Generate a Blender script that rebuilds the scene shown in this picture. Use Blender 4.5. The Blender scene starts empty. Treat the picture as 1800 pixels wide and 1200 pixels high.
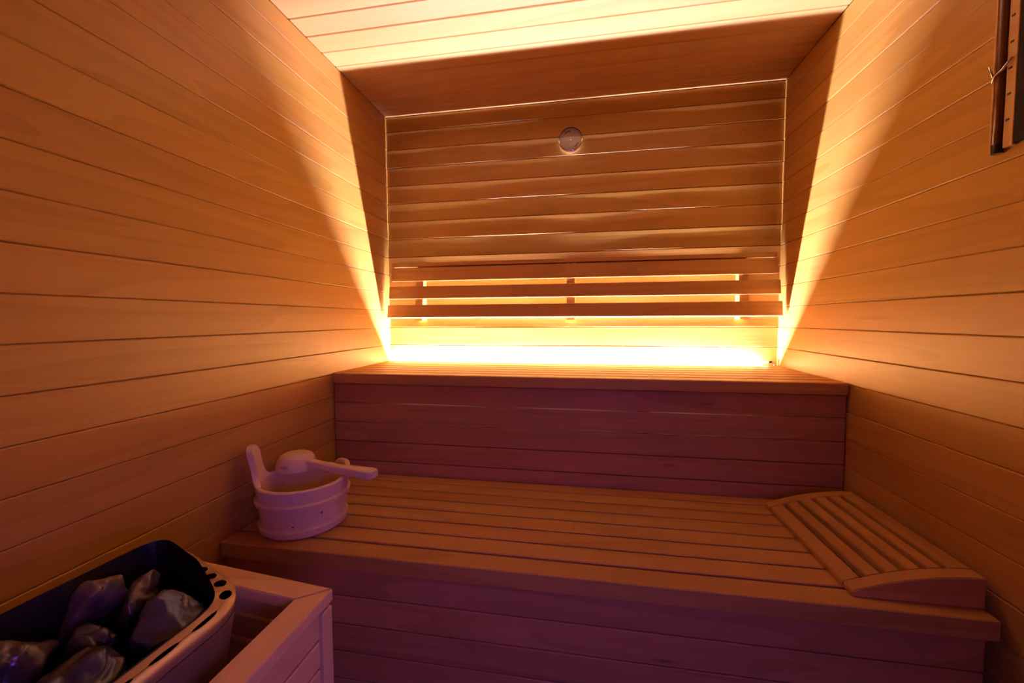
import bpy, bmesh, math, random
from mathutils import Vector, Matrix, noise
random.seed(7)
S = bpy.context.scene
C = S.collection
R = math.radians
PI = math.pi

# ------------------------------------------------------------------ camera
W = 1.823            # room width; left wall x = 0, right wall x = W
ZC = 2.12            # ceiling
YF = -2.05           # front wall (assumed door side); back wall y = 0
cam_d = bpy.data.cameras.new('camera'); cam = bpy.data.objects.new('camera', cam_d); C.objects.link(cam)
cam_d.sensor_width = 36.0; cam_d.lens = 723.95 / 1800 * 36; cam_d.clip_start = 0.02
yaw, pitch, roll = 0.1731, -0.0546, -0.0048
fw = Vector((-math.sin(yaw)*math.cos(pitch), math.cos(yaw)*math.cos(pitch), math.sin(pitch)))
rt = Vector((math.cos(yaw), math.sin(yaw), 0)); up = rt.cross(fw)
r2 = rt*math.cos(roll) + up*math.sin(roll); u2 = -rt*math.sin(roll) + up*math.cos(roll)
m = Matrix((r2, u2, -fw)).transposed().to_4x4(); m.translation = (0.983, -1.9847, 1.1107)
cam.matrix_world = m
S.camera = cam

# ------------------------------------------------------------------ world, lights, exposure
wd = bpy.data.worlds.new('world'); S.world = wd; wd.use_nodes = True
wd.node_tree.nodes['Background'].inputs[0].default_value = (0.10, 0.07, 0.16, 1)
wd.node_tree.nodes['Background'].inputs[1].default_value = 0.02
S.view_settings.view_transform = 'Standard'; S.view_settings.look = 'None'
S.view_settings.gamma = 1.0; S.view_settings.exposure = 0.0
S.view_settings.use_curve_mapping = False
S.cycles.diffuse_bounces = 6; S.cycles.glossy_bounces = 3; S.cycles.max_bounces = 10

LED_COLOR = (1.0, 0.87, 1.30); LED_POWER = 90.0; WALL_FILL_COLOR = (1.0, 0.86, 1.05); WALL_FILL_POWER = 22.0; FRONT_FILL_COLOR = (1.0, 0.66, 0.26); FRONT_FILL_POWER = 4.0
VIOLET = (0.30, 0.12, 1.0); VIOLET_POWER = 2.9

def area(name, loc, rot, sx, sy, col, power, spread=PI):
    d = bpy.data.lights.new(name, 'AREA'); d.shape = 'RECTANGLE'; d.size = sx; d.size_y = sy
    d.color = col; d.energy = power; d.spread = spread
    o = bpy.data.objects.new(name, d); C.objects.link(o); o.location = loc; o.rotation_euler = rot
    return o
# assumed violet lamp, source unseen, aimed from an assumed doorway behind the camera
area('assumed_violet_light', (1.30, -2.14, 0.88), Vector((-0.72, 1.10, -0.60)).to_track_quat('-Z', 'Y').to_euler(), 0.35, 0.5, VIOLET, VIOLET_POWER, R(125))

# ------------------------------------------------------------------ materials
def newmat(name):
    mt = bpy.data.materials.new(name); mt.use_nodes = True
    nt = mt.node_tree; b = nt.nodes['Principled BSDF']
    return mt, nt, b
def setp(b, **k):
    for n, v in k.items():
        b.inputs[n.replace('_', ' ')].default_value = v
def wood(name, light, dark, rough=0.5, spec=0.35, vary=0.06, bump=0.05, rings=7.0, contrast=0.95, knots=True):
    mt, nt, b = newmat(name); N = nt.nodes; L = nt.links.new
    tc = N.new('ShaderNodeTexCoord'); oi = N.new('ShaderNodeObjectInfo')
    mul = N.new('ShaderNodeVectorMath'); mul.operation = 'SCALE'; mul.inputs[0].default_value = (37.0, 19.0, 23.0)
    L(oi.outputs['Random'], mul.inputs['Scale'])
    add = N.new('ShaderNodeVectorMath'); add.operation = 'ADD'
    L(tc.outputs['Object'], add.inputs[0]); L(mul.outputs[0], add.inputs[1])
    def mapped(s):
        mp = N.new('ShaderNodeVectorMath'); mp.operation = 'MULTIPLY'; mp.inputs[1].default_value = s
        L(add.outputs[0], mp.inputs[0]); return mp.outputs[0]
    def noise_(v, scale, det, rgh=0.5, dist=0.0):
        n = N.new('ShaderNodeTexNoise'); n.inputs['Scale'].default_value = scale; n.inputs['Detail'].default_value = det
        n.inputs['Roughness'].default_value = rgh; n.inputs['Distortion'].default_value = dist
        L(v, n.inputs['Vector']); return n.outputs['Fac']
    def mth(op, a, bb=None, clamp=False):
        q = N.new('ShaderNodeMath'); q.operation = op; q.use_clamp = clamp
        for i, s in enumerate((a, bb)):
            if s is None: continue
            if isinstance(s, (int, float)): q.inputs[i].default_value = s
            else: L(s, q.inputs[i])
        return q.outputs[0]
    # growth rings: contour lines of a stretched noise field
    fld = noise_(mapped((0.55, 5.0, 7.0)), 1.0, 1.0, 0.4, 0.3)
    ring = mth('FRACT', mth('MULTIPLY', fld, rings))
    ring = mth('POWER', ring, 2.2)
    streak = noise_(mapped((1.2, 40.0, 55.0)), 1.0, 3.0, 0.6)
    fine = noise_(mapped((9.0, 330.0, 420.0)), 1.0, 2.0, 0.6)
    mottle = noise_(mapped((3.0, 8.0, 9.0)), 1.0, 3.0, 0.55)
    g = mth('ADD', mth('MULTIPLY', ring, 0.34), mth('MULTIPLY', streak, 0.5))
    g = mth('ADD', g, mth('MULTIPLY', fine, 0.16))
    g = mth('ADD', mth('MULTIPLY', g, 0.75), mth('MULTIPLY', mottle, 0.3))
    mr = N.new('ShaderNodeMapRange'); mr.inputs[1].default_value = 0.28; mr.inputs[2].default_value = 0.82
    mr.inputs[3].default_value = 0.5 - contrast/2; mr.inputs[4].default_value = 0.5 + contrast/2
    L(g, mr.inputs[0])
    mx = N.new('ShaderNodeMix'); mx.data_type = 'RGBA'
    mx.inputs[6].default_value = (*light, 1); mx.inputs[7].default_value = (*dark, 1)
    L(mr.outputs[0], mx.inputs[0])
    col = mx.outputs[2]
    if knots:
        vo = N.new('ShaderNodeTexVoronoi'); vo.inputs['Scale'].default_value = 1.0; vo.inputs['Randomness'].default_value = 1.0
        L(mapped((1.3, 6.0, 7.0)), vo.inputs['Vector'])
        kf = mth('SUBTRACT', 1.0, mth('MULTIPLY', vo.outputs['Distance'], 22.0), True)
        kf = mth('MULTIPLY', kf, 0.75)
        km = N.new('ShaderNodeMix'); km.data_type = 'RGBA'; km.inputs[7].default_value = (dark[0]*0.35, dark[1]*0.25, dark[2]*0.2, 1)
        L(kf, km.inputs[0]); L(col, km.inputs[6]); col = km.outputs[2]
    hs = N.new('ShaderNodeHueSaturation')
    L(mth('ADD', mth('MULTIPLY', oi.outputs['Random'], 2*vary), 1.0 - vary), hs.inputs['Value'])
    w2 = N.new('ShaderNodeTexWhiteNoise'); w2.noise_dimensions = '1D'; L(oi.outputs['Random'], w2.inputs['W'])
    L(mth('ADD', mth('MULTIPLY', w2.outputs['Value'], 0.010), 0.495), hs.inputs['Hue'])
    L(col, hs.inputs['Color']); L(hs.outputs[0], b.inputs['Base Color'])
    bp = N.new('ShaderNodeBump'); bp.inputs['Strength'].default_value = bump; bp.inputs['Distance'].default_value = 0.002
    L(mth('ADD', streak, mth('MULTIPLY', fine, 0.5)), bp.inputs['Height']); L(bp.outputs[0], b.inputs['Normal'])
    setp(b, Roughness=rough); b.inputs['Specular IOR Level'].default_value = spec
    return mt
def plain(name, col, rough=0.5, metal=0.0, spec=0.5, noise_amt=0.15, nscale=40.0, bump=0.0):
    mt, nt, b = newmat(name); N = nt.nodes; L = nt.links.new
    tc = N.new('ShaderNodeTexCoord'); n = N.new('ShaderNodeTexNoise'); n.inputs['Scale'].default_value = nscale
    n.inputs['Detail'].default_value = 4; L(tc.outputs['Object'], n.inputs['Vector'])
    mx = N.new('ShaderNodeMix'); mx.data_type = 'RGBA'; L(n.outputs['Fac'], mx.inputs[0])
    mx.inputs[6].default_value = (*[c*(1-noise_amt) for c in col], 1); mx.inputs[7].default_value = (*[min(1, c*(1+noise_amt)) for c in col], 1)
    L(mx.outputs[2], b.inputs['Base Color'])
    if bump:
        bp = N.new('ShaderNodeBump'); bp.inputs['Strength'].default_value = bump; bp.inputs['Distance'].default_value = 0.002
        L(n.outputs['Fac'], bp.inputs['Height']); L(bp.outputs[0], b.inputs['Normal'])
    setp(b, Roughness=rough, Metallic=metal); b.inputs['Specular IOR Level'].default_value = spec
    return mt
def emit(name, col, strength):
    mt, nt, b = newmat(name)
    setp(b, Base_Color=(*col, 1), Emission_Color=(*col, 1), Emission_Strength=strength)
    return mt

M = {}
M['wall'] = wood('alder_lining', (0.53, 0.29, 0.060), (0.41, 0.205, 0.034), 0.42, 0.4)
M['ceil'] = wood('alder_ceiling', (0.54, 0.31, 0.110), (0.44, 0.235, 0.075), 0.42, 0.4)
M['bench'] = wood('alder_bench', (0.53, 0.29, 0.07), (0.38, 0.18, 0.035), 0.5, 0.3)
M['riser'] = wood('alder_riser', (0.47, 0.235, 0.085), (0.34, 0.15, 0.047), 0.5, 0.3)
M['rest'] = wood('alder_backrest', (0.52, 0.275, 0.075), (0.37, 0.165, 0.035), 0.45, 0.3, rings=9, contrast=0.8)
M['box'] = wood('pale_heater_guard', (0.70, 0.46, 0.20), (0.56, 0.32, 0.12), 0.5, 0.3, vary=0.06)
M['pine'] = wood('pale_pine', (0.76, 0.58, 0.38), (0.64, 0.43, 0.25), 0.55, 0.3, vary=0.03, contrast=0.5)
M['back'] = plain('joint_backing', (0.07, 0.035, 0.015), 0.8)
M['floor'] = plain('dark_floor', (0.05, 0.045, 0.045), 0.6)
M['dark'] = plain('dark_panel', (0.016, 0.007, 0.004), 0.8, 0.0, 0.2)
M['black'] = plain('black_enamel', (0.012, 0.012, 0.014), 0.35, 0.0, 0.5)
M['bronze'] = plain('bronze_steel', (0.50, 0.36, 0.26), 0.42, 0.85)
M['chrome'] = plain('chrome', (0.85, 0.82, 0.80), 0.12, 1.0, noise_amt=0.03)

# ------------------------------------------------------------------ helpers
def tag(o, label, cat=None, group=None, kind=None):
    o['label'] = label
    if cat: o['category'] = cat
    if group: o['group'] = group
    if kind: o['kind'] = kind
    return o
def add(name, me, mat=None, parent=None, loc=(0, 0, 0), rot=(0, 0, 0)):
    o = bpy.data.objects.new(name, me); C.objects.link(o)
    if mat is not None and not me.materials: me.materials.append(mat)
    o.parent = parent; o.location = loc; o.rotation_euler = rot
    return o
def empty(name, loc=(0, 0, 0), rot=(0, 0, 0)):
    o = bpy.data.objects.new(name, None); C.objects.link(o); o.location = loc; o.rotation_euler = rot
    o.empty_display_size = 0.05
    return o
def pyd(name, v, f, smooth=False):
    me = bpy.data.meshes.new(name); me.from_pydata([tuple(x) for x in v], [], f); me.update()
    bm = bmesh.new(); bm.from_mesh(me); bmesh.ops.recalc_face_normals(bm, faces=bm.faces); bm.to_mesh(me); bm.free()
    if smooth:
        for p in me.polygons: p.use_smooth = True
    return me
CB = {}
def cbox(sx, sy, sz, ch=0.003, seg=1, mat=None):
    key = (round(sx, 4), round(sy, 4), round(sz, 4), ch, seg, mat)
    if key in CB: return CB[key]
    bm = bmesh.new(); bmesh.ops.create_cube(bm, size=1.0)
    bmesh.ops.scale(bm, vec=(sx, sy, sz), verts=bm.verts)
    if ch: bmesh.ops.bevel(bm, geom=bm.edges[:], offset=ch, segments=seg, affect='EDGES', profile=0.6)
    me = bpy.data.meshes.new('piece'); bm.to_mesh(me); bm.free()
    CB[key] = me; return me
def boxes(name, lst):
    """plain boxes (x0,x1,y0,y1,z0,z1) joined into one mesh"""
    v, f = [], []
    for x0, x1, y0, y1, z0, z1 in lst:
        k = len(v)
        v += [(x0,y0,z0),(x1,y0,z0),(x1,y1,z0),(x0,y1,z0),(x0,y0,z1),(x1,y0,z1),(x1,y1,z1),(x0,y1,z1)]
        f += [tuple(k+i for i in q) for q in ((0,3,2,1),(4,5,6,7),(0,1,5,4),(1,2,6,5),(2,3,7,6),(3,0,4,7))]
    return pyd(name, v, f)
def board_mesh(Ln, w, t=0.015, ch=0.0022, cup=0.0, seed=0, nseg=1, gap=0.0008):
    """lining board: length along +X from 0, width along +Z from 0, face towards -Y at y = 0, back at y = t"""
    w -= gap
    us = [0.0, 0.2, 0.4, 0.6, 0.8, 1.0] if cup else [0.0, 1.0]
    v, f = [], []
    for i in range(nseg+1):
        x = Ln*i/nseg
        a = cup*(0.75 + 1.1*noise.noise((x*1.6 + seed*7.3, seed*3.1, 0.5))) if cup else 0.0
        sk = cup*0.9*noise.noise((x*2.3, seed*5.7, 9.1)) if cup else 0.0
        prof = [(t, gap/2), (ch, gap/2)]
        for u in us:
            z = ch + (w-2*ch)*u
            d = a*(2*u-1)**2 + sk*(2*u-1)
            prof.append((-d, z+gap/2))
        prof += [(ch, w+gap/2), (t, w+gap/2)]
        for y, z in prof: v.append((x, y, z))
    n = len(v)//(nseg+1)
    for i in range(nseg):
        for j in range(n):
            a, b_ = i*n+j, i*n+(j+1) % n
            f.append((a, a+n, b_+n, b_))
    f.append(tuple(range(n))); f.append(tuple(n*nseg+j for j in reversed(range(n))))
    return pyd('lining_board', v, f)
def lathe(name, prof, n=48, smooth=True):
    v, f = [], []
    for k in range(n):
        a = 2*PI*k/n
        for r, z in prof: v.append((r*math.cos(a), r*math.sin(a), z))
    q = len(prof)
    for k in range(n):
        for j in range(q-1):
            a = k*q+j; b_ = ((k+1) % n)*q+j
            f.append((a, b_, b_+1, a+1))
    me = pyd(name, v, f, False)
    bm = bmesh.new(); bm.from_mesh(me); bmesh.ops.remove_doubles(bm, verts=bm.verts, dist=1e-6)
    bmesh.ops.recalc_face_normals(bm, faces=bm.faces); bm.to_mesh(me); bm.free()
    if smooth:
        for p in me.polygons: p.use_smooth = True
        try: me.set_sharp_from_angle(angle=R(35))
        except Exception: pass
    return me
def tube(name, pts, r, n=8, cap=True):
    v, f = [], []
    pts = [Vector(p) for p in pts]
    for i, p in enumerate(pts):
        d = (pts[min(i+1, len(pts)-1)] - pts[max(i-1, 0)]).normalized()
        a = d.cross(Vector((0, 0, 1)));
        if a.length < 1e-3: a = d.cross(Vector((0, 1, 0)))
        a.normalize(); b_ = d.cross(a)
        rr = r[i] if isinstance(r, (list, tuple)) else r
        for k in range(n):
            t = 2*PI*k/n; v.append(p + a*math.cos(t)*rr + b_*math.sin(t)*rr)
    for i in range(len(pts)-1):
        for k in range(n):
            f.append((i*n+k, i*n+(k+1) % n, (i+1)*n+(k+1) % n, (i+1)*n+k))
    if cap: f.append(tuple(range(n))); f.append(tuple((len(pts)-1)*n+k for k in range(n)))
    return pyd(name, v, f, True)

# ------------------------------------------------------------------ the cabin shell
T = 0.015
P = 0.0888                       # board pitch
Z0 = 2.047                       # first joint under the ceiling
fl = tag(add('floor', boxes('floor', [(-0.1, W+0.1, -3.6, 0.1, -0.05, 0.0)]), M['floor']), 'dark cabin floor below the benches', kind='structure')
wb = tag(add('wall_back', boxes('wall_back', [(-0.06, W+0.06, T, T+0.04, 0, ZC+0.03)]), M['back']), 'back wall of horizontal alder lining boards behind the backrest', kind='structure')
wl = tag(add('wall_left', boxes('wall_left', [(-T-0.04, -T, YF-0.04, T, 0, ZC+0.03)]), M['back']), 'left side wall of horizontal alder boards beside the bucket', kind='structure')
wr = tag(add('wall_right', boxes('wall_right', [(W+T, W+T+0.04, YF-0.04, T, 0, ZC+0.03)]), M['back']), 'right side wall of horizontal alder boards beside the headrest', kind='structure')
ce = tag(add('ceiling', boxes('ceiling', [(-0.06, W+0.06, YF-0.04, T+0.04, ZC+T, ZC+T+0.04)]), M['back']), 'ceiling of alder boards running across the cabin', kind='structure')
DX0, DX1, DZ = 0.75, 1.60, 2.0  # assumed opening with casing, added to let in the violet light
wf = tag(add('wall_front', boxes('wall_front', [(-0.05, DX0, YF-0.05, YF, 0, ZC+0.02), (DX1, W+0.05, YF-0.05, YF, 0, ZC+0.02), (DX0, DX1, YF-0.05, YF, DZ, ZC+0.02)]), M['wall']), 'front wall with assumed open doorway behind the viewer', kind='structure')
tr = tag(add('trim_1', boxes('trim_1', [(DX0-0.05, DX0, YF, YF+0.012, 0, DZ+0.05), (DX1, DX1+0.05, YF, YF+0.012, 0, DZ+0.05), (DX0, DX1, YF, YF+0.012, DZ, DZ+0.05)]), M['box']), 'wooden casing round the assumed open doorway', kind='structure')

levels = [ZC] + [Z0 - P*k for k in range(24)]
levels = [z for z in levels if z > 0.0] + [0.0]
LS = -YF
plain_bd = board_mesh(LS, P); plain_bd.materials.append(M['wall'])
for side, par in ((0, wl), (1, wr)):
    for i in range(len(levels)-1):
        zt, zb = levels[i], levels[i+1]
        me = plain_bd if abs(zt-zb-P) < 1e-4 else board_mesh(LS, zt-zb)
        j = 0.0006*math.sin(i*2.3+side)
        if side == 0: add('board', me, M['wall'], par, (j, YF, zb), (0, 0, R(90)))
        else: add('board', me, M['wall'], par, (W+j, 0, zb), (0, 0, R(-90)))
for i in range(len(levels)-1):
    zt, zb = levels[i], levels[i+1]
    if zt < 0.80: break
    me = board_mesh(W-0.001, zt-zb, cup=0.0011, seed=i+1, nseg=28)
    add('board', me, M['wall'], wb, (0.0005, 0, zb))
ys = [0.0] + [-0.070 - P*k for k in range(26)]
ys = [y for y in ys if y > YF] + [YF]
cbd = board_mesh(W, P, ch=0.003, gap=0.002); cbd.materials.append(M['ceil'])
for i in range(len(ys)-1):
    w_ = ys[i]-ys[i+1]
    me = cbd if abs(w_-P) < 1e-4 else board_mesh(W, w_, ch=0.003, gap=0.002)
    add('board', me, M['ceil'], ce, (0, ys[i], ZC + 0.0005*math.sin(i*1.9)), (R(90), 0, 0))

# ------------------------------------------------------------------ upper bench
ZU, ZL = 0.900, 0.505
ub = tag(empty('upper_bench', (W/2, -0.265, 0)), 'upper slatted alder bench against the back wall, boarded front', 'bench')
def ch(o, par):                      # keep world placement under an Empty that is only translated
    o.parent = par; o.location = Vector(o.location) - par.location; return o
def slat(name, par, x0, x1, y0, y1, z0, z1, mat, c=0.003, seg=1):
    o = add(name, cbox(x1-x0, y1-y0, z1-z0, c, seg, mat.name), mat, None, ((x0+x1)/2, (y0+y1)/2, (z0+z1)/2))
    return ch(o, par)
for k in range(7):
    y0 = -0.510 + 0.070*k
    th = 0.040 if k == 0 else 0.026
    slat('slat', ub, 0.002, W-0.002, y0, y0+(0.070 if k == 6 else 0.0635), ZU-th, ZU, M['bench'])
rz = [0.859, 0.784, 0.706, 0.629, 0.552, 0.474]
for k in range(5):
    slat('riser_board', ub, 0.003, W-0.003, -0.500, -0.482, rz[k+1]+0.0014, rz[k]-0.0014, M['riser'], 0.0015)
for x in (0.016, 0.632, 1.192, W-0.024):
    slat('stud', ub, x-0.02, x+0.02, -0.481, -0.441, 0.0, ZU-0.042, M['riser'])
    slat('bearer', ub, x-0.02, x+0.02, -0.439, -0.024, ZU-0.075, ZU-0.028, M['riser'])

# ------------------------------------------------------------------ lower bench
lb = tag(empty('lower_bench', (W/2, -0.775, 0)), 'lower slatted alder bench holding the bucket and the headrest', 'bench')
LX0, LX1 = 0.004, 1.804
ly = [-1.043, -0.972, -0.902, -0.832, -0.762, -0.692, -0.625, -0.560, -0.501]
for k in range(8):
    th = 0.043 if k == 0 else 0.028
    slat('slat', lb, LX0, LX1, ly[k], ly[k+1]-(0.010 if k == 0 else 0.0075), ZL-th, ZL, M['bench'], 0.002)
lz = [0.460, 0.384, 0.307, 0.231, 0.155, 0.079, 0.004]
for k in range(6):
    slat('riser_board', lb, 0.006, 1.790, -1.030, -1.012, lz[k+1]+0.0015, lz[k]-0.0015, M['riser'], 0.002)
for x in (0.03, 0.632, 1.192, 1.765):
    slat('stud', lb, x-0.02, x+0.02, -1.010, -0.970, 0.0, ZL-0.045, M['riser'])
    slat('bearer', lb, x-0.02, x+0.02, -0.968, -0.503, ZL-0.075, ZL-0.030, M['riser'])

# ------------------------------------------------------------------ backrest
br = tag(empty('backrest', (W/2, 0.0, 1.10)), 'slatted wooden backrest on three brackets fixed to the back wall', 'backrest')
tilt = math.atan2(0.036, 0.25)
def rest_y(z): return -0.086 + (z-1.116)/0.25*0.036      # slat face line
for z0, z1, x0, x1 in ((1.300, 1.364, 0.036, 1.797), (1.212, 1.272, 0.030, 1.802), (1.117, 1.181, 0.026, 1.806)):
    zc = (z0+z1)/2
    o = add('slat', cbox(x1-x0, 0.020, z1-z0, 0.0025, 1, 'rest'), M['rest'], None, ((x0+x1)/2, rest_y(zc)+0.010, zc), (-tilt, 0, 0))
    ch(o, br)
for x in (0.180, 0.922, 1.664):
    hw = 0.019
    zb, zt = 1.105, 1.366
    pr = [(-0.0005, zb), (rest_y(zb)+0.022, zb), (rest_y(zt)+0.022, zt), (-0.0005, zt)]
    v = [(x-hw, y, z) for y, z in pr] + [(x+hw, y, z) for y, z in pr]
    f = [(0, 1, 2, 3), (4, 5, 6, 7)] + [(i, (i+1) % 4, 4+(i+1) % 4, 4+i) for i in range(4)]
    ch(add('bracket', pyd('bracket', v, f), M['rest']), br)
slat('cap_rail', br, 0.040, 1.792, -0.052, -0.010, 1.371, 1.389, M['rest'], 0.002)
for xa, xb in ((0.200, 0.902), (0.942, 1.644)):
    slat('filler_rail', br, xa, xb, -0.036, -0.016, 1.345, 1.3705, M['rest'], 0.0015)

# ------------------------------------------------------------------ LED strip behind the upper bench
M['led'] = emit('led_glow', (1.0, 0.74, 0.45), 30.0)
ls = tag(empty('led_strip', (W/2, -0.009, 0.884)), 'glowing warm LED strip tucked between upper bench and back wall', 'led strip')
ch(add('strip', tube('strip', [(0.012, -0.009, 0.875), (0.6, -0.009, 0.875), (1.2, -0.009, 0.875), (1.735, -0.009, 0.876)], 0.0040, 8), M['led']), ls)
ch(add('strip_end', tube('strip_end', [(1.736, -0.009, 0.876), (1.745, -0.010, 0.893), (1.757, -0.012, 0.907), (1.769, -0.014, 0.914), (1.781, -0.017, 0.917)], 0.0032, 8), M['led']), ls)
ch(add('connector', cbox(0.014, 0.008, 0.008, 0.001, 1, 'black'), M['black'], None, (1.788, -0.018, 0.917), (0, R(-12), R(10))), ls)
ch(add('wire', tube('wire', [(1.794, -0.018, 0.919), (1.802, -0.018, 0.924), (1.808, -0.017, 0.918), (1.806, -0.016, 0.906), (1.800, -0.014, 0.893)], 0.0011, 6), M['chrome']), ls)
ch(add('wire', tube('wire', [(1.794, -0.019, 0.915), (1.800, -0.022, 0.912), (1.796, -0.021, 0.905), (1.801, -0.017, 0.895)], 0.0011, 6), M['black']), ls)
led = area('led_light', (0.877, -0.0085, 0.8805), (PI, 0, 0), 1.715, 0.005, LED_COLOR, LED_POWER)
ch(led, ls)
# soft lamp added above the bench edge to brighten the lower back wall
ch(area('wall_fill_light', (0.877, -0.019, 0.9035), (PI-R(48), 0, 0), 1.715, 0.006, WALL_FILL_COLOR, WALL_FILL_POWER), ls)
ch(area('front_fill_light', (0.877, -0.013, 0.9040), (PI+R(30), 0, 0), 1.715, 0.010, FRONT_FILL_COLOR, FRONT_FILL_POWER), ls)  # second added lamp, warmer, fills the side walls beyond the strip's beam

# ------------------------------------------------------------------ thermometer
th = tag(empty('thermometer', (0.918, -0.001, 1.938), (R(90), 0, 0)), 'round glass-fronted dial thermometer high on the back wall', 'thermometer')
M['dial'] = plain('dial_face', (0.66, 0.47, 0.37), 0.45, 0.0, noise_amt=0.06)
mt, nt, b = newmat('watch_glass'); N = nt.nodes; tr_ = N.new('ShaderNodeBsdfTransparent'); gl = N.new('ShaderNodeBsdfGlossy'); gl.inputs['Roughness'].default_value = 0.05
fr = N.new('ShaderNodeFresnel'); fr.inputs[0].default_value = 1.5; mxs = N.new('ShaderNodeMixShader')
nt.links.new(fr.outputs[0], mxs.inputs[0]); nt.links.new(tr_.outputs[0], mxs.inputs[1]); nt.links.new(gl.outputs[0], mxs.inputs[2]); nt.links.new(mxs.outputs[0], N['Material Output'].inputs[0])
M['glass'] = mt
add('bezel', lathe('bezel', [(0.047, 0.0), (0.054, 0.0), (0.0555, 0.004), (0.0555, 0.016), (0.054, 0.020), (0.0515, 0.021), (0.0505, 0.019), (0.0505, 0.012), (0.047, 0.0)], 56), M['chrome'], th)
dl = add('dial', lathe('dial', [(0.0, 0.010), (0.0506, 0.010), (0.0506, 0.006), (0.0, 0.006)], 48), M['dial'], th)
add('glass', lathe('glass', [(0.0, 0.0190), (0.030, 0.0186), (0.0503, 0.0172), (0.0503, 0.0162), (0.0, 0.0175)], 48), M['glass'], th)
M['ink'] = plain('dial_ink', (0.02, 0.012, 0.01), 0.5)
M['inkb'] = plain('dial_brown', (0.20, 0.09, 0.05), 0.5)
# local frame after the 90 degree turn: x right, y up, z out of the wall
nd = boxes('needle', [(-0.0008, 0.0008, -0.008, 0.030, 0.0115, 0.0122)])
add('needle', nd, M['ink'], dl, (0.002, -0.002, 0), (0, 0, R(143)))
add('hub', lathe('hub', [(0.0, 0.0145), (0.0022, 0.0142), (0.003, 0.0125), (0.003, 0.0102), (0, 0.0102)], 16), M['chrome'], dl, (0.002, -0.002, 0))
def arc_mark(a0, a1, r0, r1, name, mat):
    v, f = [], []
    for i in range(9):
        a = R(a0+(a1-a0)*i/8)
        for z in (0.0101, 0.0106):
            v += [(r0*math.cos(a), r0*math.sin(a), z), (r1*math.cos(a), r1*math.sin(a), z)]
    for i in range(8):
        k = 4*i
        f += [(k, k+1, k+5, k+4), (k+2, k+6, k+7, k+3), (k+1, k+3, k+7, k+5), (k, k+4, k+6, k+2)]
    f += [(0, 2, 3, 1), (32, 33, 35, 34)]
    return add(name, pyd(name, v, f), mat, dl)
arc_mark(92, 132, 0.036, 0.042, 'scale_mark', M['inkb'])
arc_mark(-60, -22, 0.034, 0.041, 'scale_mark', M['ink'])
for k in range(0, 17):
    a = -50 + k*280/16
    arc_mark(a-0.8, a+0.8, 0.043, 0.048 if k % 2 else 0.049, 'tick', M['inkb'])

# ------------------------------------------------------------------ slim fixture high on the right wall
fx = tag(empty('wall_fixture', (W, -0.96, 1.45)), 'slim dark-backed wall fixture with clipped vertical tube, top of right wall', 'wall fixture')
FZ0, FZ1 = 1.452, 1.98
YS = -0.966                                  # centre line of the tube
slat('back_panel', fx, W-0.010, W-0.0005, -1.24, YS-0.0305, FZ0, FZ1, M['dark'], 0.001)
slat('scale_strip', fx, W-0.011, W-0.0005, YS-0.030, YS-0.010, FZ0-0.003, FZ1, M['box'], 0.001)
slat('edge_strip', fx, W-0.016, W-0.0005, YS+0.008, YS+0.013, FZ0-0.004, FZ1, M['box'], 0.001)
M['amber'] = plain('amber_tube', (0.16, 0.055, 0.02), 0.3, 0.0, 0.4)
ch(add('tube', tube('tube', [(W-0.011, YS, FZ0+0.002), (W-0.011, YS, 1.60), (W-0.011, YS, FZ1)], 0.0078, 14), M['amber']), fx)
ch(add('tube_cap', lathe('tube_cap', [(0, -0.010), (0.0085, -0.010), (0.009, -0.008), (0.009, 0.008), (0.0080, 0.010), (0, 0.010)], 16), M['black'], None, (W-0.011, YS, FZ0)), fx)
ch(add('clip', tube('clip', [(W-0.004, YS+0.024, 1.586), (W-0.016, YS+0.013, 1.592), (W-0.022, YS, 1.597), (W-0.018, YS-0.010, 1.604), (W-0.014, YS-0.024, 1.620)], 0.0022, 8), M['chrome']), fx)
ch(add('clip_arm', tube('clip_arm', [(W-0.0215, YS+0.004, 1.597), (W-0.024, YS+0.008, 1.612), (W-0.023, YS+0.012, 1.622)], 0.0020, 8), M['chrome']), fx)
for k in range(9):
    slat('scale_mark', fx, W-0.0116, W-0.0108, YS-0.022, YS-0.015, 1.50+0.05*k, 1.504+0.05*k, M['ink'], 0.0)

# ------------------------------------------------------------------ headrest on the lower bench
hr = tag(empty('headrest', (1.682, -0.79, ZL)), 'curved slatted wooden headrest lying at the right end of lower bench', 'headrest')
HX0, HX1, HY0, HY1 = 1.560, 1.804, -1.008, -0.570
def hz(u):     # height of the arched top over the bench, u = 0 low left edge .. 1 right edge
    return 0.013 + 0.053*(1-(1-u)**1.9)
def strip_prism(u0, u1, y0, y1, drop, n=4, name='slat'):
    v, f = [], []
    for i in range(n+1):
        u = u0+(u1-u0)*i/n; x = HX0+(HX1-HX0)*u; zt = hz(u); zb = 0.0005 if drop is None else max(0.0005, zt-drop)
        v += [(x, y0, ZL+zb), (x, y0, ZL+zt), (x, y1, ZL+zt), (x, y1, ZL+zb)]
    for i in range(n):
        k = 4*i
        for j in range(4): f.append((k+j, k+(j+1) % 4, k+4+(j+1) % 4, k+4+j))
    f += [(0, 1, 2, 3), (4*n, 4*n+3, 4*n+2, 4*n+1)]
    me = pyd(name, v, f)
    bm = bmesh.new(); bm.from_mesh(me)
    ed = [e for e in bm.edges if e.calc_face_angle(0) > R(40)]
    bmesh.ops.bevel(bm, geom=ed, offset=0.0018, segments=2, affect='EDGES'); bm.to_mesh(me); bm.free()
    return me
EW = 0.034
def rotY(me):        # grain runs along local X: store the long slats turned by 90 degrees
    me.transform(Matrix.Rotation(R(-90), 4, 'Z')); return me
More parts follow.
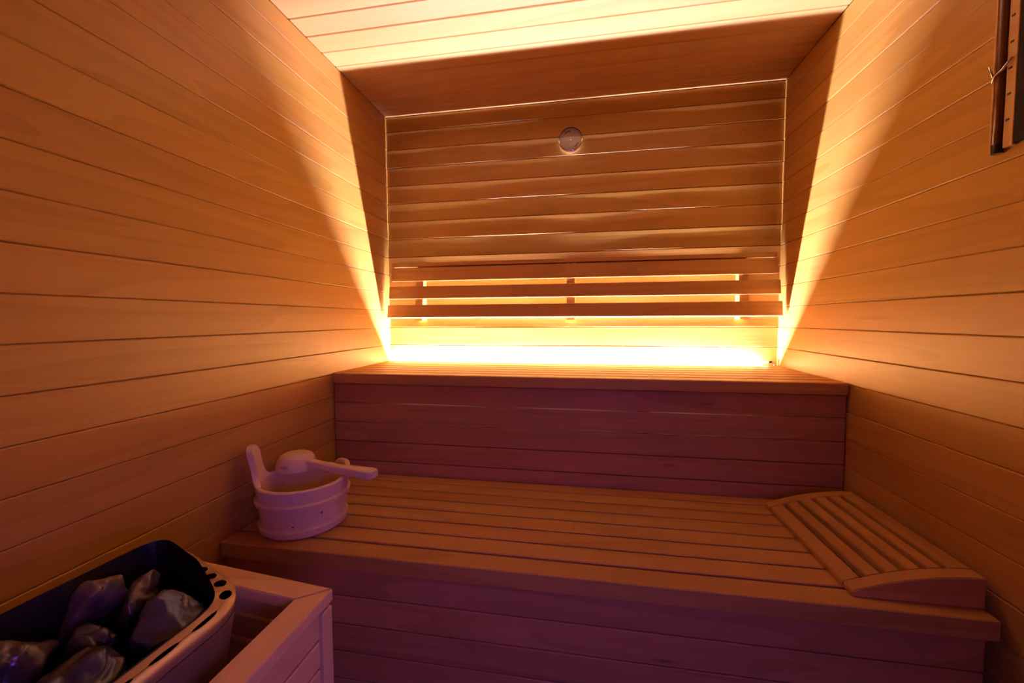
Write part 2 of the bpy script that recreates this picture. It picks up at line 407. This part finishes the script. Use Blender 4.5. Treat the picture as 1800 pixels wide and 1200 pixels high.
for nm, y0, y1 in (('end_board', HY0, HY0+EW), ('end_board', HY1-EW, HY1)):
    ch(add(nm, strip_prism(0, 1, y0, y1, None, 14, nm), M['bench']), hr)
us = [0.0, 0.165, 0.325, 0.485, 0.645, 0.805, 1.0]
for k in range(6):
    g0 = 0 if k == 0 else 0.026
    g1 = 0 if k == 5 else 0.026
    me = strip_prism(us[k]+g0, us[k+1]-g1, HY0+EW+0.0002, HY1-EW-0.0002, None if k in (0, 5) else 0.018, 4)
    o = add('slat', rotY(me), M['bench'], None, (0, 0, 0), (0, 0, R(90)))
    ch(o, hr)

# ------------------------------------------------------------------ bucket
BX, BY = 0.159, -0.902
bk = tag(empty('sauna_bucket', (BX, BY, ZL)), 'pale wooden sauna bucket with tall ear on the lower bench', 'bucket')
rb, rt_, hb = 0.1115, 0.1265, 0.140
def br_(z): return rb + (rt_-rb)*z/hb
body = [(0, 0.0008), (rb-0.004, 0.0008), (rb, 0.004)] + [(br_(z), z) for z in (0.03, 0.07, 0.105, hb-0.003)] + [(rt_-0.003, hb), (rt_-0.010, hb), (rt_-0.013, hb-0.003), (rb-0.006, 0.022), (rb-0.012, 0.016), (0, 0.016)]
ob = add('tub', lathe('tub', body, 72), M['pine'], bk, (0, 0, 0))
def hoop(z0, z1):
    return lathe('hoop', [(br_(z0)+0.0002, z0), (br_(z0)+0.0065, z0+0.003), (br_(z1)+0.0070, z1-0.005), (br_(z1)+0.0002, z1), (br_((z0+z1)/2)-0.003, (z0+z1)/2), (br_(z0)+0.0002, z0)], 72)
add('hoop', hoop(0.006, 0.030), M['pine'], bk)
add('hoop', hoop(0.082, 0.102), M['pine'], bk)
def ear(theta, hgt, half, name='ear'):
    """curved stave rising out of the rim: width profile along the rim arc, rounded top"""
    v, f = [], []; n = 16
    rows = []
    top = hgt
    for i in range(n+1):
        s = i/n; z = top*s
        flare = 1.9*math.exp(-s*hgt/0.016)
        if s > 0.72:
            q = (s-0.72)/0.28; wv = half*(1.12)*math.sqrt(max(0.0, 1-(q*0.97)**2.2)) + 0.001
        else:
            wv = half*(0.92+0.2*s/0.72)
        rows.append((z, wv*(1+flare)))
    lean = 0.18
    for z, wv in rows:
        for side in (0, 1):
            for j in range(5):
                o_ = (-1+2*j/4)*wv
                rr = (rt_ - (0.0005 if side == 0 else 0.0165)) + lean*z
                a = theta + o_/rt_
                v.append((rr*math.cos(a), rr*math.sin(a), hb-0.004+z))
    for i in range(n):
        for j in range(4):
            a = i*10+j
            f.append((a, a+1, a+11, a+10)); a += 5
            f.append((a, a+10, a+11, a+1))
        f.append((i*10, i*10+10, i*10+15, i*10+5)); f.append((i*10+4, i*10+9, i*10+19, i*10+14))
    k = n*10
    for j in range(4):
        f.append((k+j, k+j+1, k+j+6, k+j+5)); f.append((j, j+5, j+6, j+1))
    me = pyd(name, v, f)
    bm = bmesh.new(); bm.from_mesh(me)
    ed = [e for e in bm.edges if len(e.link_faces) == 2 and e.calc_face_angle(0) > R(55)]
    bmesh.ops.bevel(bm, geom=ed, offset=0.0022, segments=2, affect='EDGES'); bm.to_mesh(me); bm.free()
    for p in me.polygons: p.use_smooth = True
    me.set_sharp_from_angle(angle=R(40))
    return add(name, me, M['pine'], bk)
ear(R(204), 0.108, 0.026)
ear(R(47), 0.026, 0.030)
def peg(ang, z):
    d = Vector((math.cos(ang), math.sin(ang), 0)); c = d*(br_(z)+0.0002); 
    return add('peg_hole', tube('peg_hole', [c-d*0.002, c+d*0.0006], 0.0024, 10), M['ink'], ob, (0, 0, z))
peg(R(-68), 0.040); peg(R(-32), 0.066)

# ------------------------------------------------------------------ ladle lying on the bucket
zl = ZL + hb + 0.0005
ld = tag(empty('ladle', (0.090, -0.842, zl)), 'wooden ladle lying bowl down across the rim of the bucket', 'ladle')
lx = R(-9.0)
ld.rotation_euler = (0, 0, lx)
bowl = [(r_*1.04, z_*1.08) for r_, z_ in [(0.0555, 0.0), (0.0575, 0.002), (0.0560, 0.012), (0.0520, 0.026), (0.0455, 0.037), (0.036, 0.0425), (0.02, 0.0450), (0.0, 0.0455), (0.0, 0.037), (0.03, 0.034), (0.043, 0.024), (0.050, 0.006), (0.0555, 0.0)]]
add('bowl', lathe('bowl', bowl, 40), M['pine'], ld)
# handle: swept bar, thick root at the bowl, slim wrist, wider rounded end
st = [(0.040, 0.012, 0.022, 0.030), (0.066, 0.010, 0.020, 0.027), (0.090, 0.0095, 0.019, 0.0255), (0.130, 0.0105, 0.019, 0.023), (0.180, 0.0125, 0.0195, 0.0215), (0.230, 0.0145, 0.021, 0.022), (0.275, 0.0165, 0.0215, 0.022), (0.289, 0.0155, 0.020, 0.022), (0.296, 0.0110, 0.016, 0.021)]
v, f = [], []
for x, hw, h, zt in st:
    hw *= 1.25; h *= 1.3; zt *= 1.15
    hwv, z1, z0 = hw, zt, zt-h
    z0 = max(z0, 0.0006)
    c = 0.004
    v += [(x, -hwv, z0+c), (x, -hwv+c, z0), (x, hwv-c, z0), (x, hwv, z0+c), (x, hwv, z1-c), (x, hwv-c, z1), (x, -hwv+c, z1), (x, -hwv, z1-c)]
for i in range(len(st)-1):
    for j in range(8): f.append((i*8+j, i*8+(j+1) % 8, (i+1)*8+(j+1) % 8, (i+1)*8+j))
f += [tuple(range(8)), tuple((len(st)-1)*8+j for j in reversed(range(8)))]
me = pyd('handle', v, f, True)
add('handle', me, M['pine'], ld); me.set_sharp_from_angle(angle=R(50))

# ------------------------------------------------------------------ heater guard (wooden box round the heater)
gz = 0.640
gb = tag(empty('heater_guard', (0.275, -1.64, 0)), 'pale wooden guard box with mitred top around the stone heater', 'heater guard')
oc = Vector((0.551, -1.351)); ic = Vector((0.502, -1.388)); ol = Vector((0.232, -1.315)); il = Vector((0.255, -1.361))
yend = -1.985
def flat_prism(pts, z0, z1, name, c=0.003):
    n = len(pts); v = [(p[0], p[1], z0) for p in pts] + [(p[0], p[1], z1) for p in pts]
    f = [tuple(range(n)), tuple(range(n, 2*n))] + [(i, (i+1) % n, n+(i+1) % n, n+i) for i in range(n)]
    me = pyd(name, v, f); bm = bmesh.new(); bm.from_mesh(me)
    bmesh.ops.bevel(bm, geom=bm.edges[:], offset=c, segments=2, affect='EDGES'); bm.to_mesh(me); bm.free(); return me
ch(add('top_rail', flat_prism([ol, oc+Vector((-0.0006, 0.0005)), ic+Vector((-0.0006, 0.0005)), il], gz-0.021, gz, 'top_rail', 0.002), M['box']), gb)
me = flat_prism([oc, (0.551, yend), (0.502, yend), ic], gz-0.021, gz, 'top_rail', 0.002)
ch(add('top_rail', rotY(me), M['box'], None, (0, 0, 0), (0, 0, R(90))), gb)
# corner posts and side boards
me = cbox(0.60, 0.026, 0.034, 0.002, 1, 'box')
ch(add('post', me, M['box'], None, (0.533, -1.366, 0.3125), (0, R(90), R(0))), gb)
ch(add('post', me, M['box'], None, (0.533, -1.970, 0.3125), (0, R(90), R(0))), gb)
nb = 12; bh = 0.049
for k in range(nb):
    z1 = gz-0.022-bh*k
    o = add('side_board', cbox(0.574, 0.014, bh-0.005, 0.002, 1, 'box'), M['box'], None, (0.538, -1.668, z1-bh/2), (0, 0, R(90))); ch(o, gb)
    o = add('back_board', cbox(0.28, 0.014, bh-0.004, 0.002, 1, 'box'), M['box'], None, (0.375, -1.343, z1-bh/2), (0, 0, math.atan2(-1.351+1.288, 0.548))); ch(o, gb)

# ------------------------------------------------------------------ heater
ht = tag(empty('sauna_heater', (0.34, -1.65, 0.0)), 'black stone basket heater with slotted bronze rim inside the guard', 'heater')
def rounded(corners, rad, n=7, seg=22):
    """closed loop of (x, y, z) through rounded corners, evenly filled sides"""
    out = []; m_ = len(corners)
    for i in range(m_):
        p0, p1, p2 = Vector(corners[i-1]), Vector(corners[i]), Vector(corners[(i+1) % m_])
        a = p1 + (p0-p1).normalized()*rad; b_ = p1 + (p2-p1).normalized()*rad
        arc = [a*(1-t)**2 + p1*2*t*(1-t) + b_*t*t for t in [k/n for k in range(n+1)]]
        if out:
            s = out[-1]; out += [s.lerp(arc[0], k/seg) for k in range(1, seg)]
        out += arc
    s, e = out[-1], out[0]
    out += [s.lerp(e, k/seg) for k in range(1, seg)]
    return out
inn = rounded([(0.223, -1.370, 0.690), (0.445, -1.463, 0.690), (0.437, -1.88, 0.690), (0.197, -1.88, 0.690)], 0.05)
def rise(x): t = min(1, max(0, (0.425-x)/0.075)); return 0.028*t*t*(3-2*t)
cen = Vector((0.33, -1.66))
n = len(inn)
def offs(loop, d):
    res = []
    for i, p in enumerate(loop):
        t = loop[(i+1) % len(loop)] - loop[i-1]; nrm = Vector((t.y, -t.x, 0)).normalized()
        if nrm.dot(Vector((p.x-cen.x, p.y-cen.y, 0))) < 0: nrm = -nrm
        res.append(p + nrm*d)
    return res
# liner: inner black wall and floor
v, f = [], []
low = offs(inn, -0.018)
for p in inn: v.append(Vector((p.x, p.y, p.z+rise(p.x))))
for p in low: v.append(Vector((p.x, p.y, 0.50)))
for i in range(n): f.append((i, (i+1) % n, n+(i+1) % n, n+i))
f.append(tuple(range(n, 2*n)))
ch(add('liner', pyd('liner', v, f, False), M['black']), ht)
# slotted rim: an inner and an outer strip that part around each hole
mid, outl = offs(inn, 0.0135), offs(inn, 0.027)
acc = [0.0]
for i in range(n): acc.append(acc[-1] + (inn[(i+1) % n]-inn[i]).length)
def fine(loop, s):
    s = s % acc[-1]
    for i in range(n):
        if acc[i+1] >= s:
            return loop[i].lerp(loop[(i+1) % n], (s-acc[i])/max(1e-9, acc[i+1]-acc[i]))
NN = 900; tot = acc[-1]
holes = []
def s_of(pt):
    best = min(range(n), key=lambda i: (inn[i].xy-Vector(pt)).length); return acc[best]
sB = s_of((0.437, -1.466))
holes += [(sB-0.072, 0.010, 0.0078), (sB-0.038, 0.010, 0.0082), (sB-0.004, 0.010, 0.0082)]
for k in range(9): holes.append((sB+0.046+0.056*k, 0.019, 0.0038))
for k in range(4): holes.append((sB-0.105-0.034*k, 0.010, 0.0078))
def hh(s):
    for c, a, b_ in holes:
        d = abs((s-c+tot/2) % tot - tot/2)
        if d < a: return b_*math.sqrt(1-(d/a)**2)
    return 0.0
v, f = [], []
def drop(p, z): return Vector((p.x, p.y, p.z-z))
for k in range(NN):
    s = tot*k/NN; a, mm, o_ = fine(inn, s), fine(mid, s), fine(outl, s); h = hh(s)/0.0135
    v += [drop(a, 0.002), drop(mm.lerp(a, h), 0.004), drop(mm.lerp(o_, h), 0.0045), drop(o_, 0.006), drop(o_, 0.013)]
for k in range(NN):
    q, w_ = 5*k, 5*((k+1) % NN)
    for j in (0, 2, 3): f.append((q+j, w_+j, w_+j+1, q+j+1))
    if hh(tot*k/NN) == 0 and hh(tot*((k+1) % NN)/NN) == 0: pass
ch(add('rim', pyd('rim', v, f, True), M['bronze']), ht)
# dark channel under the rim holes
v, f = [], []
for p, q in zip(inn, outl): v += [drop(p, 0.022), drop(q, 0.022)]
for i in range(n): f.append((2*i, 2*((i+1) % n), 2*((i+1) % n)+1, 2*i+1))
ch(add('rim_channel', pyd('rim_channel', v, f), M['black']), ht)
# outer shell tapering down
v, f = [], []
lev = [(0.0265, None), (0.022, 0.045), (0.010, 0.12), (0.0, 0.25), (-0.01, 0.45), (-0.015, None)]
loops = []
for d, dz in lev:
    lp = offs(inn, d)
    if dz is None and d > 0: lp = [drop(p, 0.012) for p in lp]
    elif dz is None: lp = [Vector((p.x, p.y, 0.10)) for p in lp]
    else: lp = [drop(p, dz) for p in lp]
    loops.append(lp)
for lp in loops: v += lp
for k in range(len(loops)-1):
    for i in range(n): f.append((k*n+i, k*n+(i+1) % n, (k+1)*n+(i+1) % n, (k+1)*n+i))
f.append(tuple((len(loops)-1)*n+i for i in range(n)))
ch(add('shell', pyd('shell', v, f, True), M['bronze']), ht)
for x, y in ((0.27, -1.50), (0.40, -1.52), (0.27, -1.80), (0.39, -1.80)):
    ch(add('foot', tube('foot', [(x, y, 0.0005), (x, y, 0.01), (x, y, 0.10)], [0.018, 0.014, 0.014], 12), M['black']), ht)

# stones
def stone_mat(name, base, vein, vs, seed):
    mt, nt, b = newmat(name); N = nt.nodes; L = nt.links.new
    tc = N.new('ShaderNodeTexCoord'); n1 = N.new('ShaderNodeTexNoise'); n1.inputs['Scale'].default_value = 22; n1.inputs['Detail'].default_value = 6
    mp = N.new('ShaderNodeMapping'); mp.inputs['Location'].default_value = (seed, seed*2, seed*3); L(tc.outputs['Object'], mp.inputs[0]); L(mp.outputs[0], n1.inputs['Vector'])
    vo = N.new('ShaderNodeTexNoise'); vo.inputs['Scale'].default_value = vs; vo.inputs['Detail'].default_value = 3; vo.inputs['Distortion'].default_value = 0.5
    L(mp.outputs[0], vo.inputs['Vector'])
    sb = N.new('ShaderNodeMath'); sb.operation = 'SUBTRACT'; sb.inputs[1].default_value = 0.5; L(vo.outputs['Fac'], sb.inputs[0])
    ab = N.new('ShaderNodeMath'); ab.operation = 'ABSOLUTE'; L(sb.outputs[0], ab.inputs[0])
    cr = N.new('ShaderNodeValToRGB'); cr.color_ramp.elements[0].position = 0.0; cr.color_ramp.elements[0].color = (*vein, 1)
    cr.color_ramp.elements[1].position = 0.006; cr.color_ramp.elements[1].color = (0, 0, 0, 1); L(ab.outputs[0], cr.inputs[0])
    c2 = N.new('ShaderNodeValToRGB'); c2.color_ramp.elements[0].position = 0.3; c2.color_ramp.elements[0].color = (*[c*0.5 for c in base], 1)
    c2.color_ramp.elements[1].position = 0.75; c2.color_ramp.elements[1].color = (*[c*1.6 for c in base], 1); L(n1.outputs['Fac'], c2.inputs[0])
    ad = N.new('ShaderNodeMix'); ad.data_type = 'RGBA'; ad.blend_type = 'ADD'; ad.inputs[0].default_value = 1.0
    L(c2.outputs[0], ad.inputs[6]); L(cr.outputs[0], ad.inputs[7]); L(ad.outputs[2], b.inputs['Base Color'])
    bp = N.new('ShaderNodeBump'); bp.inputs['Strength'].default_value = 0.8; bp.inputs['Distance'].default_value = 0.004
    L(n1.outputs['Fac'], bp.inputs['Height']); L(bp.outputs[0], b.inputs['Normal'])
    setp(b, Roughness=0.30); b.inputs['Specular IOR Level'].default_value = 0.7
    return mt
M['st_blue'] = stone_mat('blue_grey_stone', (0.026, 0.026, 0.048), (0.0, 0.0, 0.0), 16.0, 1.3)
M['st_brown'] = stone_mat('brown_stone', (0.060, 0.040, 0.030), (0.0, 0.0, 0.0), 16.0, 4.1)
M['st_pale'] = stone_mat('pale_stone', (0.13, 0.09, 0.08), (0.0, 0.0, 0.0), 16.0, 7.7)
def stone(loc, size, seed, mat, rot, label, group='stones in the heater'):
    rnd = random.Random(seed); bm = bmesh.new(); size = [1.06*q for q in size]
    for _ in range(17):
        d = Vector((rnd.gauss(0, 1), rnd.gauss(0, 1), rnd.gauss(0, 1))).normalized()
        r_ = rnd.uniform(0.82, 1.0)
        bm.verts.new((d.x*size[0]*r_, d.y*size[1]*r_, d.z*size[2]*r_))
    res = bmesh.ops.convex_hull(bm, input=bm.verts)
    bmesh.ops.delete(bm, geom=list({g for g in res['geom_interior'] + res['geom_unused'] if isinstance(g, bmesh.types.BMVert)}), context='VERTS')
    bmesh.ops.dissolve_limit(bm, angle_limit=R(9), verts=bm.verts, edges=bm.edges)
    bmesh.ops.triangulate(bm, faces=bm.faces[:])
    for cut in (2, 2):
        bmesh.ops.subdivide_edges(bm, edges=[e for e in bm.edges if e.calc_length() > 0.006], cuts=cut, use_grid_fill=True)
        bmesh.ops.triangulate(bm, faces=bm.faces[:])
    for _ in range(2): bmesh.ops.smooth_vert(bm, verts=bm.verts, factor=0.5, use_axis_x=True, use_axis_y=True, use_axis_z=True)
    for q in bm.verts:
        n_ = q.co.normalized()
        d = 0.0050*noise.noise(q.co*30+Vector((seed, 0, 0))) - 0.0045*max(0.0, 0.12-abs(noise.noise(q.co*24+Vector((0, seed, 3)))))/0.12 + 0.0022*noise.noise(q.co*95+Vector((0, 0, seed)))
        q.co += n_*d
    for fc in bm.faces: fc.smooth = True
    me = bpy.data.meshes.new('heater_stone'); bm.to_mesh(me); bm.free()
    o = add('heater_stone', me, mat, None, loc, rot)
    return tag(o, label, 'stone', group)
SY = 'stones in the heater'
stone((0.383, -1.502, 0.662), (0.054, 0.054, 0.050), 3, M['st_blue'], (0.2, -0.15, 0.5), 'blue-grey veined stone nearest the slotted rim corner of heater')
stone((0.300, -1.474, 0.676), (0.021, 0.050, 0.052), 11, M['st_brown'], (0.5, 0.3, 0.6), 'narrow brown ridged stone leaning in the middle of heater')
stone((0.256, -1.512, 0.676), (0.046, 0.054, 0.052), 21, M['st_pale'], (0.1, 0.5, 0.3), 'pinkish flat-faced stone by the left wall side of heater')
stone((0.330, -1.456, 0.640), (0.040, 0.026, 0.042), 31, M['st_brown'], (0.3, 0.2, 0.0), 'dark brown stone at the far end of heater basket')
stone((0.378, -1.605, 0.662), (0.054, 0.050, 0.044), 43, M['st_blue'], (0.7, 0.1, 2.0), 'dark blue-grey stone low in the heater at frame bottom')
stone((0.262, -1.610, 0.672), (0.056, 0.052, 0.046), 57, M['st_brown'], (0.2, 0.6, 1.1), 'brown stone in the heater at the bottom left of view')
stone((0.315, -1.555, 0.655), (0.036, 0.036, 0.040), 61, M['st_blue'], (0.2, 0.1, 0.2), 'small dark stone wedged between the larger heater stones')
for i, (q, lb_) in enumerate((((0.37, -1.715, 0.645), 'dark stone beyond the frame bottom beside the slotted rim'), ((0.262, -1.725, 0.65), 'dark stone beyond the frame bottom on the wall side of heater'), ((0.32, -1.825, 0.64), 'dark stone at the very front end of heater basket'), ((0.30, -1.62, 0.56), 'dark stone buried under the middle stones of heater'), ((0.36, -1.49, 0.56), 'dark stone buried at the far bottom of heater basket'))):
    stone(q, (0.055, 0.050, 0.043), 70+i, M['st_blue'], (i, i*0.7, i*1.3), lb_)
